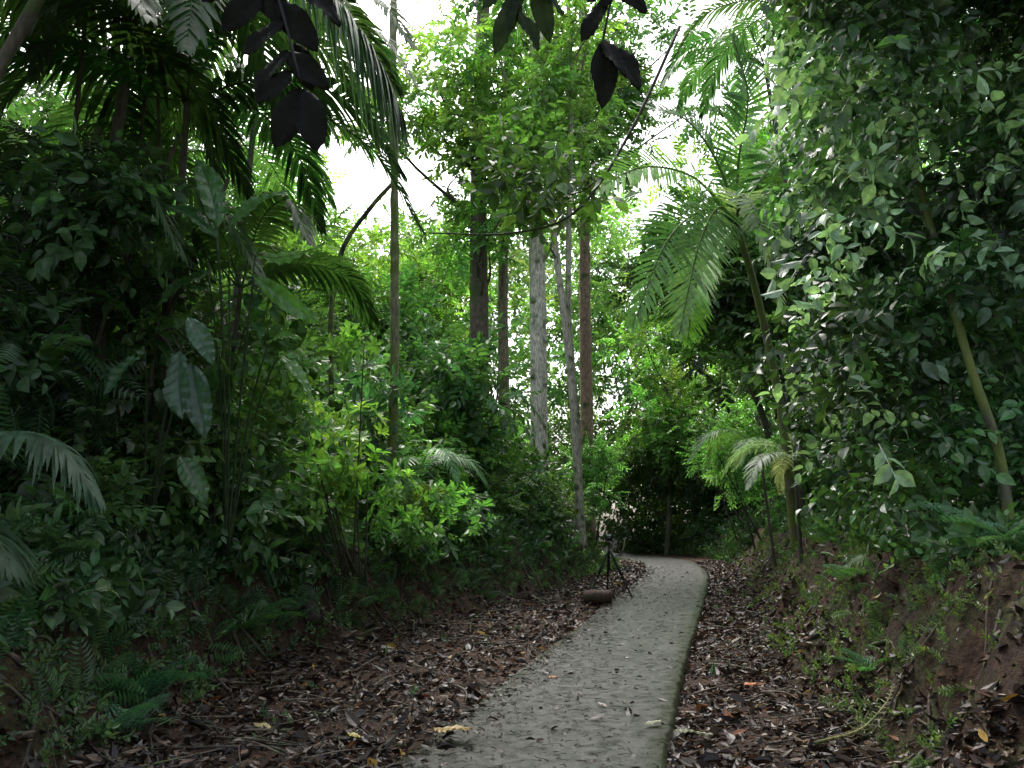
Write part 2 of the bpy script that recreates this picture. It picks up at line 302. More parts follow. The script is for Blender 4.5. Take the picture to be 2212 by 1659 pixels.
# ------------------------------------------------------------------ path
G=Geo();ys=np.arange(-8,56,.12);u=A([-.93,-.9,-.87,-.7,-.45,-.2,0,.2,.45,.7,.83,.865,.875]);zo=A([-.12,.02,.045,.055,.06,.06,.065,.07,.075,.085,.085,.07,-.12])
tn=np.gradient(cx(ys),ys);nx=1/np.sqrt(1+tn**2);ny=-tn*nx
w=1+.02*nz(ys,ys*0,.7);uu=u[None]*w[:,None]
uu=uu+(np.abs(u)>.8)[None]*.03*nz(ys,ys*3,.25)[:,None]*np.sign(u)
Xp=cx(ys)[:,None]+nx[:,None]*uu;Yp=ys[:,None]+ny[:,None]*uu;Zp=g(ys)[:,None]+zo[None]
k=len(u);i=np.arange(len(ys)*k).reshape(-1,k);a,b,c_,e=i[:-1,:-1].ravel(),i[:-1,1:].ravel(),i[1:,1:].ravel(),i[1:,:-1].ravel()
ed=np.interp(np.abs(u),[.45,.8,.87],[0,.4,.9])[None].repeat(len(ys),0)
G.add(np.stack([Xp,Yp,Zp],-1),np.vstack([np.stack([a,b,c_],1),np.stack([a,c_,e],1)]),np.repeat(ed.reshape(-1,1),3,1))
G.build('concrete_path',[pathmat()],True)
# ------------------------------------------------------------------ leaf litter
def lit_cols(n):
    pal=A([[.03,.02,.015],[.05,.031,.021],[.09,.054,.036],[.14,.10,.07],[.018,.014,.012],[.22,.16,.10],[.20,.075,.03],[.35,.22,.04],[.2,.19,.17]])
    pr=A([.27,.22,.15,.07,.22,.035,.015,.008,.035]);return pal[rng.choice(len(pal),n,p=pr/pr.sum())]*rng.uniform(.45,1.2,(n,1))
LIT=[]
for q in range(9):
    t_=Tm();V,T=leaf(1,rng.uniform(.25,.55),'hi',rng.uniform(-.5,.9),rng.uniform(-.4,.5));t_.add(V-A([0,.5,0]),T,1.);LIT.append(t_.fin())
G=Geo();n=46000
y=4.2+28*rng.random(n)**1.7;side=rng.random(n)<.58
dd=np.where(side,-(.8+rng.random(n)*(fl(y)+.3-.8)),.86+rng.random(n)*(fr(y)+.5-.86))
x=cx(y)+dd
keep=rng.random(n)<np.clip(.5+1.1*nz(x,y,.5)+.3,.12,1);y=y[keep];x=x[keep];n=len(y)
P=np.stack([x,y,height(x,y)+rng.uniform(.0,.035,n)],1)
a=rng.uniform(0,6.28,n);D=np.stack([np.cos(a),np.sin(a),rng.normal(0,.3,n)],1);U=A([0,0,1])+rng.normal(0,.4,(n,3))
sprigs(G,LIT,P,D,U,rng.uniform(.03,.11,n)*rng.choice([1,1.8],n,p=[.9,.1]),lit_cols(n))
n=8000;y=4.6+20*rng.random(n)**1.5;s=rng.random(n)<.5;o=rng.uniform(-.2,2.2,n);x=cx(y)+np.where(s,-fl(y)-o,fr(y)+o)
P=np.stack([x,y,height(x,y)+.01],1);a=rng.uniform(0,6.28,n);D=np.stack([np.cos(a),np.sin(a),rng.normal(0,.3,n)],1);U=A([0,0,1])+rng.normal(0,.4,(n,3));U[:,0]+=np.where(s,.6,-.6)
sprigs(G,LIT,P,D,U,rng.uniform(.04,.11,n),lit_cols(n))
G.build('leaf_litter',[M_LIT])
G=Geo();n=3600;y=5+24*rng.random(n)**1.5;dd=rng.uniform(-.85,.85,n);dd=np.where(rng.random(n)<.6,-np.abs(dd)**.25*.88,dd)
x=cx(y)+dd;P=np.stack([x,y,g(y)+.072+rng.uniform(.004,.012,n)],1);a=rng.uniform(0,6.28,n)
D=np.stack([np.cos(a),np.sin(a),rng.normal(0,.05,n)],1);U=A([0,0,1])+rng.normal(0,.12,(n,3))
sprigs(G,LIT,P,D,U,rng.choice([.02,.04,.07,.11],n,p=[.5,.33,.14,.03])*rng.uniform(.7,1.2,n),lit_cols(n)*.6)
n=700;y=5+18*rng.random(n)**1.4;x=cx(y)+rng.uniform(-.86,.84,n)
for j in range(n):
    a=rng.uniform(0,6.28);l=rng.uniform(.03,.14);p=A([x[j],y[j],g(y[j])+.08]);q=A([math.cos(a),math.sin(a),0])*l
    tube(G,[p,p+q*.5+A([.01,0,.005]),p+q],.0028,.0015,(.02,.014,.01),1,n=3,seg=3,bump=0,smoothpts=False)
G.build('fallen_leaves',[M_LIT,M_BARK])
def oneleaf(name,base,tip,W,col,fold=.15,droop=.1,U=(0,0,1),mat=None):
    G=Geo();base=A(base,float);tip=A(tip,float);V,T,C=ribleaf(np.linalg.norm(tip-base),W,fold,droop);G.add(place(V,base,tip-base,U),T,A(col)[None]*C[:,None]);return G.build(name,[mat or M_LIT])
oneleaf('yellow_fallen_leaf',(-.58,6.72,.12),(-.28,6.5,.13),.17,(.26,.16,.02),.25,-.1)
oneleaf('yellow_fallen_leaf',(-1.25,6.75,.08),(-1.08,6.6,.1),.08,(.4,.33,.06))
oneleaf('yellow_fallen_leaf',(1.15,7.0,.12),(1.0,6.9,.13),.07,(.2,.2,.1))
oneleaf('yellow_fallen_leaf',(-2.0,7.1,.08),(-1.8,6.9,.1),.08,(.35,.3,.12))
oneleaf('yellow_fallen_leaf',(1.0,9.6,.10),(1.12,9.5,.11),.06,(.4,.3,.05))
oneleaf('orange_fallen_leaf',(.35,9.2,.10),(.48,9.3,.11),.07,(.35,.12,.03))
oneleaf('orange_fallen_leaf',(2.2,8.6,.12),(2.35,8.75,.14),.09,(.4,.12,.03))
oneleaf('green_fallen_leaf',(1.45,6.6,.1),(1.18,6.75,.13),.1,(.06,.07,.015))
# ------------------------------------------------------------------ banks low plants
U_=rng.uniform
def bank_pts(n,side,y0,y1,o0,o1,pw=1.4):
    y=y0+(y1-y0)*rng.random(n)**pw;o=rng.uniform(o0,o1,n);x=cx(y)+(-(fl(y)+o) if side<0 else fr(y)+o)
    return np.stack([x,y,height(x,y)],1)
def ground_sprigs(G,tms,P,size,col,lean,js=.25,spread=.8):
    n=len(P);D=rng.normal(0,spread,(n,3))+A([lean,-.35,1.]);U=nrm(rng.normal(0,.5,(n,3))+A([lean,-.8,.6]))
    sprigs(G,tms,P,D,U,size*rng.uniform(.6,1.4,n),jit(col,n,js))
GR=Geo()
def dens(P,s=.9,th=-.1): return P[(nz(P[:,0],P[:,1],s)>th)|(rng.random(len(P))<.12)]
ground_sprigs(GR,T_MID,dens(bank_pts(5600,-1,5,30,.1,1.6),.7,.0),.15,(.06,.125,.04),.6,.35)
ground_sprigs(GR,T_HI,dens(bank_pts(1500,-1,5,24,.6,2.2),1.2,-.2),.28,(.05,.12,.04),.5,.35)
ground_sprigs(GR,T_BROAD,dens(bank_pts(1500,-1,5,24,.6,2.2),.9,-.15),.34,(.05,.125,.04),.5,.35)
ground_sprigs(GR,T_PIN,dens(bank_pts(1500,-1,5.,26,.3,1.8),.8,-.1),.32,(.05,.125,.04),.6)
ground_sprigs(GR,T_ROSM,dens(bank_pts(800,-1,6,26,.7,1.9),.8,-.3),.34,(.065,.17,.03),.6)
ground_sprigs(GR,T_MID,dens(bank_pts(4000,1,5.5,30,.1,1.4),.45,.12),.10,(.085,.145,.03),-.6)
ground_sprigs(GR,T_PIN,dens(bank_pts(500,1,7,28,.6,1.8),.7,.1),.22,(.055,.15,.035),-.5)
ground_sprigs(GR,T_BROAD,dens(bank_pts(1900,1,6.5,28,1.1,2.9),1.1,-.3),.28,(.05,.135,.035),-.4)
ground_sprigs(GR,T_MID,bank_pts(1500,1,30,46,.0,3.5,1),.4,(.03,.085,.02),-.4)
ground_sprigs(GR,T_MID,bank_pts(900,-1,24,40,-.3,2.5,1),.3,(.035,.09,.02),.4)
yy=U_(6.5,20,46);dd=np.where(rng.random(46)<.6,-U_(1.3,3.2,46),U_(1.1,1.9,46));xx=cx(yy)+dd
ground_sprigs(GR,T_MID,np.stack([xx,yy,height(xx,yy)],1),.11,(.05,.15,.05),.0)
GR.build('ground_cover_plants',[M_LEAF])
for base,nf,s,c in(((-3.1,7.4),9,.7,(.05,.15,.08)),((-3.5,6.9),8,.65,(.045,.13,.06)),((-3.8,8.6),9,.8,(.04,.11,.03)),((-2.9,9.9),8,.6,(.05,.14,.04)),((-2.8,6.5),8,.5,(.05,.15,.08)),((3.75,6.6),8,.65,(.08,.2,.1)),((3.0,7.6),6,.3,(.06,.18,.06)),((3.7,9.6),6,.4,(.06,.17,.05)),((4.7,13.),6,.45,(.05,.16,.04)),((-.3,17.5),7,.6,(.04,.13,.03)),((-2.7,12.2),7,.7,(.045,.13,.03))):
    G=Geo();a=np.linspace(0,6.28,nf,endpoint=False)+rng.uniform(-.2,.2,nf);P=np.tile([base[0],base[1],float(height(*base))+.05],(nf,1))
    sprigs(G,T_FERN,P,np.stack([np.cos(a),np.sin(a),rng.uniform(.3,1.,nf)],1),np.tile([0,0,1.],(nf,1)),s*rng.uniform(.8,1.2,nf),jit(c,nf,.1));G.build('fern',[M_LEAF])
# ------------------------------------------------------------------ left shrubs
G=Geo()
def mk(n,fy,fo,fz,fr_,side):
    y=fy(n);o=fo(n);x=cx(y)+(-(fl(y)+o) if side<0 else fr(y)+o);z=height(x,y)+fz(n,o,y);return np.stack([x,y,z,fr_(n)],1)
B=mk(180,lambda n:7+23*rng.random(n)**1.1,lambda n:U_(.7,3,n),lambda n,o,y:U_(.1,.55,n)*(o+.4),lambda n:U_(.25,.55,n),-1)
blobs(G,T_MID,B[:70],40,.32,(.065,.155,.035),js=.4);blobs(G,T_HI,B[70:110],30,.38,(.055,.135,.035),js=.4);blobs(G,T_BROAD,B[110:],34,.38,(.055,.135,.035),js=.4)
B=mk(150,lambda n:10+21*rng.random(n),lambda n:U_(2,7,n),lambda n,o,y:U_(.3,1.,n)*(o*.7+.3),lambda n:U_(.5,1.,n),-1)
blobs(G,T_MID,B[:70],50,.45,(.06,.16,.03),js=.4);blobs(G,T_SLIM,B[70:100],55,.5,(.065,.175,.025),js=.4);blobs(G,T_BROAD,B[100:],42,.5,(.05,.135,.03),js=.4)
G.build('understory_shrubs',[M_LEAF])
G=Geo();B=[]
for k in range(20):
    B.append([-2.3+U_(-.9,.8),11.2+U_(-.8,.8),1.8+U_(0,2.2),.4])
blobs(G,T_ROS,B,12,.34,(.10,.24,.03),1,.5,.6)
for k in range(12):
    b=B[k];tube(G,[[-2.1+U_(-.2,.2),11.6,1.],[b[0],b[1],b[2]]],.015,.006,(.05,.04,.025),1,n=6,seg=5)
G.build('broadleaf_shrub',[M_LEAF,M_BARK])
G=Geo();B=[[-1.+U_(-.8,.7),13.0+U_(-.8,.8),1.4+U_(0,.7),.3] for _ in range(10)]
blobs(G,T_ROSM,B,9,.32,(.07,.18,.03),1,.4,.6);G.build('broadleaf_shrub',[M_LEAF])
# ------------------------------------------------------------------ near left
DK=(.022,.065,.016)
def pl(crown,base,n,L,col,r=.05,LL=.5,elev=(-.2,1.),mid=None,name='palm_tree',az=None,nl=42,mat=None,sag=1.,W=.045):
    G=Geo();b=[base[0],base[1],float(height(*base))-.1];pts=[b]+(mid or [])+[crown];tube(G,pts,r*1.2,r*.8,(.09,.08,.06),1,n=40,seg=9,bump=.04)
    palm(G,crown,n,L,elev,col,LL,az=az,nl=nl,sag=sag,W=W);return G.build(name,[M_LEAF,mat or M_BARK,M_PALM])
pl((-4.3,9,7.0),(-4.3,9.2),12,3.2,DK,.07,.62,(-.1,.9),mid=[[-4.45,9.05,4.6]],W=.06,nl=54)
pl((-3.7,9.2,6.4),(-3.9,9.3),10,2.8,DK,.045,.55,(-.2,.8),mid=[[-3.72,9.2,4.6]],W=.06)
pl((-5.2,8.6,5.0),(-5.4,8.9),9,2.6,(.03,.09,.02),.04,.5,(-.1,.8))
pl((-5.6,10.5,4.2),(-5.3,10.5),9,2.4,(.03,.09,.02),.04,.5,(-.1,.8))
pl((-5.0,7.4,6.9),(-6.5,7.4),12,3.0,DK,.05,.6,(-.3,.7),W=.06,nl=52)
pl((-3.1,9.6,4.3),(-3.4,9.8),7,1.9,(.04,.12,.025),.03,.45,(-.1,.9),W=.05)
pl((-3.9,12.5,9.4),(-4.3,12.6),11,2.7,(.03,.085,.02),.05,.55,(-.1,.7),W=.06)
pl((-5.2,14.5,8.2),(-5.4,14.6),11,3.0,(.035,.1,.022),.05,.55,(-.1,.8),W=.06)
G=Geo()
for k in range(8):
    x0=-4.1+U_(-.4,.5);y0=9.0+U_(-.5,.7);tube(G,[[x0,y0,1.2],[x0+U_(-.2,.3),y0,3.2],[x0+U_(-.4,.8),y0+U_(-.3,.3),U_(5,8)]],.03,.022,(.06,.05,.035),1,n=14,seg=6)
G.build('cane_palm_stems',[M_LEAF,M_BARK])
G=Geo()
for (x0,y0,z0,s,nn) in((-3.3,8.8,2.6,.75,8),(-2.85,9.4,3.5,.75,7),(-3.6,8.6,3.6,.75,8),(-4.4,8.2,2.4,.7,8),(-2.9,10.2,4.4,.7,7),(-4.9,8.6,3.2,.7,7),(-3.1,11,5.2,.7,6)):
    P=np.tile([x0,y0,z0],(nn//2,1))+rng.normal(0,.3,(nn//2,3));m=len(P)
    sprigs(G,T_BIG,P,A([.2,-.1,1.])+rng.normal(0,.3,(m,3)),np.tile([.3,-1,.3],(m,1))+rng.normal(0,.3,(m,3)),np.full(m,s)*.8,jit((.05,.14,.035),m,.25))
    for q in P[:1]: tube(G,[[q[0]-.4,q[1]+.5,float(height(q[0]-.4,q[1]+.5))],[q[0]-.3,q[1]+.3,(q[2]+1.5)/2],q],.015,.01,(.03,.06,.02),1,n=8,seg=5)
G.build('heliconia_plant',[M_GLOSS,M_BARK])
G=Geo()
def gl(b,t,W,c,U=(.1,-.8,.6),dr=.25,fold=.35,root=None):
    b=A(b,float);t=A(t,float);V,T,C=ribleaf(np.linalg.norm(t-b),W,fold,dr);G.add(place(V,b,t-b,A(U)+rng.normal(0,.45,3)),T,A(c)[None]*C[:,None],0)
    r=A(root if root is not None else [-3.5,8.4,1.3]);tube(G,[r,(r+b)/2+A([0,0,.35]),b],.012,.007,(.03,.06,.02),1,n=10,seg=5)
for b,t,W,c in(((-2.81,7.2,3.05),(-2.76,6.95,2.5),.26,(.04,.1,.06)),((-2.71,7.2,2.95),(-2.52,7.0,2.36),.24,(.04,.1,.06)),((-2.76,7.2,3.35),(-2.5,7.1,2.98),.18,(.05,.13,.07)),((-3.2,7.4,3.1),(-3.5,7.2,2.75),.2,(.03,.11,.03)),((-2.9,7.6,2.2),(-2.6,7.4,1.85),.2,(.04,.12,.03))): gl(b,t,W,c)
for b,t,W,c in(((-2.7,7.6,4.3),(-2.85,7.6,5.1),.26,(.045,.15,.03)),((-2.6,7.6,4.3),(-2.2,7.5,4.75),.22,(.05,.16,.03)),((-2.7,7.6,4.2),(-3.15,7.6,4.7),.22,(.035,.12,.03)),((-2.4,7.8,4.1),(-1.7,7.7,3.95),.17,(.08,.22,.03)),((-2.4,7.8,3.9),(-1.85,7.7,3.45),.18,(.06,.19,.03)),((-2.2,8,3.2),(-1.75,7.9,2.85),.15,(.08,.22,.03)),((-2.3,8,3.3),(-2.0,7.6,3.4),.13,(.08,.22,.03)),((-2.9,8,4.0),(-3.5,8,3.8),.18,(.03,.11,.02))): gl(b,t,W,c,(.1,-.7,.7),.35,.3,root=[-2.9,9.0,1.3])
G.build('large_leaf_plant',[M_GLOSS,M_BARK])
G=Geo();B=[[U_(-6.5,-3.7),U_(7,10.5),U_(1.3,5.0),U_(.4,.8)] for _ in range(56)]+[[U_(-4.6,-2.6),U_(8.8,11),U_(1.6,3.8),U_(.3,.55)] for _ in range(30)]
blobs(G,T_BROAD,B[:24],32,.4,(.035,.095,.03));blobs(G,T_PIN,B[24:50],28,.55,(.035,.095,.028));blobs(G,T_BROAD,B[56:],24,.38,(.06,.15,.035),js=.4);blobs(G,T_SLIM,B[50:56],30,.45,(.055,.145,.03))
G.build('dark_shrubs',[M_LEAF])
G=Geo();frond(G,[(-4.4,6.4,1.75),(-3.7,6.2,2.2),(-3.15,6.0,2.15),(-2.78,5.9,1.75)],50,.34,.045,.9,(.05,.11,.06));frond(G,[(-4.4,6.5,1.7),(-3.9,6.0,1.75),(-3.4,5.7,1.6),(-3.1,5.5,1.3)],34,.4,.035,.7,(.03,.08,.03))
G.build('palm_seedling',ML)
G=Geo();tube(G,[[-4.6,6.2,1.2],[-4.3,6.1,3.8],[-3.3,6.0,6.3]],.06,.045,(.08,.07,.05),1,n=30,seg=9)
frond(G,[(-3.3,6,6.3),(-1.95,6,6.1),(-1.3,6,5.45),(-1.0,6,5.0),(-.8,6,4.55)],120,.42,.042,1.7,(.03,.085,.03),fwd=.25)
for az in(1.2,2.2,3.1,4.1,5.0,-.6): palm(G,(-3.3,6,6.3),1,2.8,(.1,.7),DK,.55,az=[az],W=.05)
G.build('palm_tree',ML)
# ------------------------------------------------------------------ slender mossy tree
G=Geo();tube(G,[[-1.95,14,1.3],[-1.93,14,4],[-2.0,14,7.4],[-2.1,14,11],[-2.0,14.2,17]],.085,.055,(.24,.24,.14),1,n=90,seg=10,bump=.13)
tube(G,[[-2.95,14.1,3.6],[-3.0,14,5.2],[-2.85,14,6.26],[-2.4,14,7.],[-2.03,14,7.45]],.045,.035,(.02,.015,.012),1,n=30)
B=[[-2.+U_(-.3,.3),13.8+U_(-.3,.3),U_(2,4.2),.35] for _ in range(8)];blobs(G,T_BIG,B,4,.3,(.03,.1,.04),1,-.5)
B=[[-2+U_(-2.2,2.2),14.5+U_(-1.5,2),U_(13,17),.8] for _ in range(12)];blobs(G,T_MID,B,30,.6,(.04,.12,.016))
G.build('slender_mossy_tree',[M_LEAF,M_MOSSY])
# ------------------------------------------------------------------ trees
def tree(name,pts,r0,r1,bark,crown,n,size,col,tms=T_MID,mat=None,js=.25,shell=.15):
    G=Geo();tube(G,pts,r0,r1,bark,1,n=50,seg=12,bump=.05);sp=spline(pts,60)
    for b in crown:
        k=sp[np.argmin(np.abs(sp[:,2]-(b[2]-1.6-.4*abs(b[0]-sp[-1,0]))))]
        if rng.random()<.75:
            m=(k+A(b[:3]))/2+rng.normal(0,.35,3);tube(G,[k,m,b[:3]],max(.03,r1*.35),.015,A(bark)*.6,1,n=8,seg=6)
    blobs(G,tms,crown,n,size,col,shell=shell,js=js);return G.build(name,[M_LEAF,mat or M_BARK])
def crown(c,R,n,r=(.7,1.3)):
    d=nrm(rng.normal(size=(n,3)));q=rng.random((n,1))**.5;P=A(c)+d*q*A(R);return np.hstack([P,U_(r[0],r[1],(n,1))])
BR=(.11,.245,.035);MD=(.06,.165,.03);DG=(.04,.11,.027)
tree('rainforest_tree',[[-1.,27,1.4],[-1.05,27,8],[-1.1,27,14],[-.9,27,22]],.36,.2,(.12,.09,.07),crown((-1.4,26.5,15.),(3.2,2.2,5.8),27),26,.7,BR)
tree('rainforest_tree',[[.82,26,1.3],[.8,26,8],[.75,26,14],[.9,26,23]],.28,.2,(.66,.62,.52),crown((1.,25.5,15.3),(2.7,2.,4.2),20),26,.7,BR,js=.3)
tree('rainforest_tree',[[2.62,30,1.4],[2.6,30,9],[2.65,30,15],[2.7,30,24]],.24,.15,(.3,.2,.15),crown((3.6,30,17.5),(3.8,2,5.3),26),26,.75,MD)
tree('rainforest_tree',[[1.9,24,1.2],[1.8,24,3.5],[1.6,24,6.6],[1.2,24,10.2],[.9,24,14]],.13,.08,(.42,.39,.3),crown((.8,23.5,12.4),(2.0,1.5,2.),9,(.5,.9)),24,.55,BR)
tree('rainforest_tree',[[1.75,24.1,1.2],[1.85,24.1,4],[1.62,24.1,8],[1.75,24,14],[1.7,24,18]],.10,.07,(.36,.34,.25),crown((1.8,23.5,15.5),(1.9,1.5,2.6),8,(.5,.9)),24,.55,BR)
tree('rainforest_tree',[[-.15,28,1.4],[-.3,28,10],[-.1,28,20]],.2,.14,(.2,.18,.12),crown((-.2,29,17.),(3,2,5.),14),26,.75,MD)
for (x0,y0,h,R,nn,c) in((-9,24,9,(3.4,3,3.4),20,MD),(-12.5,26,12,(4,3,4.5),22,MD),(-6.2,27,8.5,(2.8,2.5,3),18,BR),(-7.5,33,11,(3.5,3,3),20,BR),(-17,28,15,(4.5,4,5),18,MD),(-10.5,36,14.5,(4,3,3.5),20,BR),(-3.6,25,7,(2.3,2,2.6),16,MD),(-3.4,36,12,(3,3,3.5),16,BR),(-2.0,20,4.4,(1.4,2,1.8),12,DG),
    (9.5,24,8,(3,3,3.5),20,MD),(12,25,13,(3.5,3,4),18,MD),(10.,34,10,(3.2,3,4),18,MD),(7,40,7.5,(3.4,3,3.6),20,BR),(14,35,16,(4,3,5),18,MD),(8.2,20,5.4,(1.8,2.2,2),12,DG),(9.3,32,15.5,(3.,2.5,3.),12,BR)):
    tree('rainforest_tree',[[x0,y0,float(height(x0,y0))-.1],[x0+U_(-.3,.3),y0,h*.5],[x0+U_(-.4,.4),y0,h+1]],.14,.08,(.12,.1,.08),crown((x0,y0,h),R,nn),38,.7,c,shell=.35,js=.35)
# trees on the right bank whose crowns lean over the path, behind the palm
tree('rainforest_tree',[[7.4,22.5,1.3],[7.3,22.5,4.5],[6.6,22.5,9]],.13,.07,(.12,.1,.08),crown((6.5,22.5,8.2),(2.0,1.5,2.6),14),38,.7,DG,shell=.35,js=.35)
tree('rainforest_tree',[[8.0,26,1.3],[7.6,26,5],[5.6,26,9.5]],.13,.07,(.12,.1,.08),crown((5.1,26,9.2),(1.7,1.5,2.4),10),34,.7,MD,shell=.3,js=.35)
G=Geo();B=[]
for (x0,y0,z0,R,nn,bx) in((6.9,27,4.2,(1.5,1.5,1.2),14,7.6),(7.9,33,4.4,(1.7,1.5,1.3),14,8.4),(2.6,29,3.6,(.8,1.2,1.2),7,2.4),(8.3,24,3.2,(1.2,1.5,1.6),12,8.3)):
    B+=list(crown((x0,y0,z0),R,nn,(.4,.7)))
    for j in range(2): q=bx+U_(-.4,.4);tube(G,[[q,y0,float(height(q,y0))-.1],[x0+U_(-.6,.6),y0,z0]],.035,.02,(.06,.05,.04),1,n=8,seg=6)
blobs(G,T_SLIM,B,42,.48,(.085,.25,.055));G.build('young_trees',[M_LEAF,M_BARK])
G=Geo()
for k in range(40):
    y0=U_(34,52);x0=cx(y0)+U_(-14,12);
    if abs(x0-cx(y0))<2.2: continue
    h=U_(5,12);r=U_(.03,.09);tube(G,[[x0,y0,.5],[x0+U_(-.4,.4),y0,h/2],[x0+U_(-.8,.8),y0,h]],r,r*.6,A([.07,.06,.045])*U_(.5,1.5),1,n=10,seg=6)
G.build('distant_tree_trunks',[M_LEAF,M_BARK])
G=Geo()
def Hb(x): return np.interp(x,[-50,-28,-20,-13,-7,0,6,12,18,26,45],[30,26,21,18.5,19,22,22,20,22,26,30])
n=520;x=U_(-52,52,n);y=U_(46,66,n);hz=Hb(x*55/y)*(y/55);z=1+hz*rng.random(n)**.8
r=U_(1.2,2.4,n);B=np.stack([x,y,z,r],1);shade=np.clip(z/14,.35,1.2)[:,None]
C=jit((.085,.19,.04),n,.3)*(.55+.55*shade)  # canopy shade put into the leaf colour, darker low down
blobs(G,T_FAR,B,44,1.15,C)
n=300;x=U_(-16,18,n);y=U_(38,46,n);B=np.stack([x,y,U_(.6,6,n),U_(.6,1.2,n)],1);B=B[(np.abs(B[:,0]-cx(B[:,1]))>1.8)|(B[:,1]>41)];blobs(G,T_FAR,B,40,.7,(.035,.09,.02))
G.build('distant_forest',[M_LEAF])
# ------------------------------------------------------------------ right side
G=Geo();n=150;y=U_(7.4,14,n);x=y*.34+.25+rng.random(n)**1.2*3.6;z=U_(2.5,10.,n)
z=np.minimum(z,1.5+y*.75);B=np.stack([x,y,z,U_(.3,.65,n)],1)
blobs(G,T_BROAD,B,46,.38,(.042,.12,.035),.8,-.45,shell=.3,js=.4)
n=95;y=U_(7.2,10.5,n);x=y*.335+.1+rng.random(n)*1.9;z=1.5+y*(.12+.55*rng.random(n)**.8);B=np.stack([x,y,z,U_(.2,.35,n)],1)
blobs(G,T_BROAD,B,4,.40,jit((.17,.30,.17),n,.15,.02),.5,-.2)  # extra pale sprigs: sky highlights on the leaves put into their colour
n=60;y=U_(7.8,15,n);x=y*.36+.4+rng.random(n)*3;B=np.stack([x,y,U_(1.6,3.2,n),U_(.3,.55,n)],1)
blobs(G,T_BROAD,B,24,.34,(.05,.135,.03),1.,-.3,js=.35)
for k in range(34):
    y0=U_(8.6,13.5);x0=y0*.36+1.0+U_(0,3.);h0=float(height(x0,y0));tube(G,[[x0,y0,h0-.1],[x0+U_(-.2,.2),y0,h0+2],[x0+U_(-.7,.4),y0+U_(-.3,.3),U_(5,9)]],U_(.01,.028),.008,A([.06,.055,.035])*U_(.5,1.2),1,n=14,seg=6)
G.build('overhanging_shrub',[M_GLOSS,M_BARK])
tree('leaning_tree',[[4.4,7.8,1.1],[4.38,7.8,2.2],[4.2,7.9,3.3],[4.5,9.2,6],[4.8,9.8,9]],.05,.03,(.10,.10,.065),crown((4.8,8.8,9.2),(1.8,1.8,1.4),10,(.5,.8)),36,.38,(.035,.1,.02),T_BROAD,mat=M_MOSSY)
# main palm
G=Geo();cr=A([4.06,15,7.1]);tube(G,[[4.85,15.1,1.2],[4.7,15,3.57],[4.4,15,5.6],cr],.085,.06,(.14,.13,.09),1,n=50,seg=10)
def fr2(pts,L=.8,c=(.07,.19,.04),dr=.18,n=46,roll=0,W=.062): frond(G,[cr]+pts,n,L,W,dr,c,rr=.032,roll=roll,start=.06,fwd=.42)
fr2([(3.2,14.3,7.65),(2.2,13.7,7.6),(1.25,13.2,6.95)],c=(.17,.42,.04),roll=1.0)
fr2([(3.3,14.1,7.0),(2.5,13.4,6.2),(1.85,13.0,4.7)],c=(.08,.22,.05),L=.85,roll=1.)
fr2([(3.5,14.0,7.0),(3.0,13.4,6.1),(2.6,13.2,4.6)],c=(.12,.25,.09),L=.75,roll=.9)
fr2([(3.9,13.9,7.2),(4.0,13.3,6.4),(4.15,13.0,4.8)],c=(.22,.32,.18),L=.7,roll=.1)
fr2([(3.7,14.6,8.0),(3.1,14.4,8.8),(2.2,14.2,9.0)],c=(.06,.17,.04),roll=.8)
fr2([(4.1,14.8,8.2),(4.3,14.7,9.4),(4.0,14.4,10.4)],c=(.05,.15,.04),roll=.5)
fr2([(4.6,14.8,8.0),(5.4,14.8,8.8),(6.2,14.6,8.5)],c=(.05,.15,.04),roll=-.5)
fr2([(4.7,14.4,7.3),(5.3,14.0,7.2),(5.8,13.7,6.2)],c=(.05,.15,.04),roll=-.5)
fr2([(3.7,15.2,6.7),(3.3,15.2,5.9),(3.1,15.,4.9)],c=(.12,.3,.035),roll=.8)
G.build('palm_tree',MM)
pl((4.9,13.4,10.2),(5.5,13.6),9,2.6,(.04,.12,.04),.045,.55,(.1,.9),W=.055)
pl((6.0,19,12.5),(7.2,19.),9,3.0,(.05,.14,.04),.06,.6,(0,.9),W=.06)
pl((4.55,14,2.7),(4.6,14.1),8,1.25,(.14,.22,.14),.03,.3,(.0,.6),name='small_palm',nl=28,W=.035)
pl((5.0,17.5,3.2),(5.2,17.5),8,1.5,(.07,.18,.05),.03,.35,(.0,.7),name='small_palm',nl=28,W=.035)
pl((-1.7,15.6,2.6),(-1.7,15.6),8,1.5,(.05,.14,.035),.03,.35,(.0,.7),name='small_palm',nl=28,W=.035)
# ------------------------------------------------------------------ added shade canopy, deep forest
G=Geo();B=[]
for k in range(34): B.append([U_(-12,-5.),U_(-3,13),U_(9,13),U_(.9,1.5)])
for k in range(28): B.append([U_(6.5,13),U_(-3,13),U_(10,14),U_(.9,1.5)])
for k in range(6): B.append([U_(-4,5),U_(-8,1),U_(8.5,11),U_(.9,1.4)])
blobs(G,T_FAR,B,24,.9,(.03,.085,.018));G.build('shade_canopy',[M_LEAF])  # clumps overhead, mostly out of view, added to block sky and darken below
G=Geo();B=[]
for k in range(110):
    s=rng.random()<.5;y0=U_(7,28);x0=-U_(8.5,16) if s else U_(9,16);B.append([x0,y0,U_(1.5,10),U_(.8,1.5)])
blobs(G,T_FAR,B,30,.85,(.03,.085,.02));G.build('deep_forest_foliage',[M_LEAF])
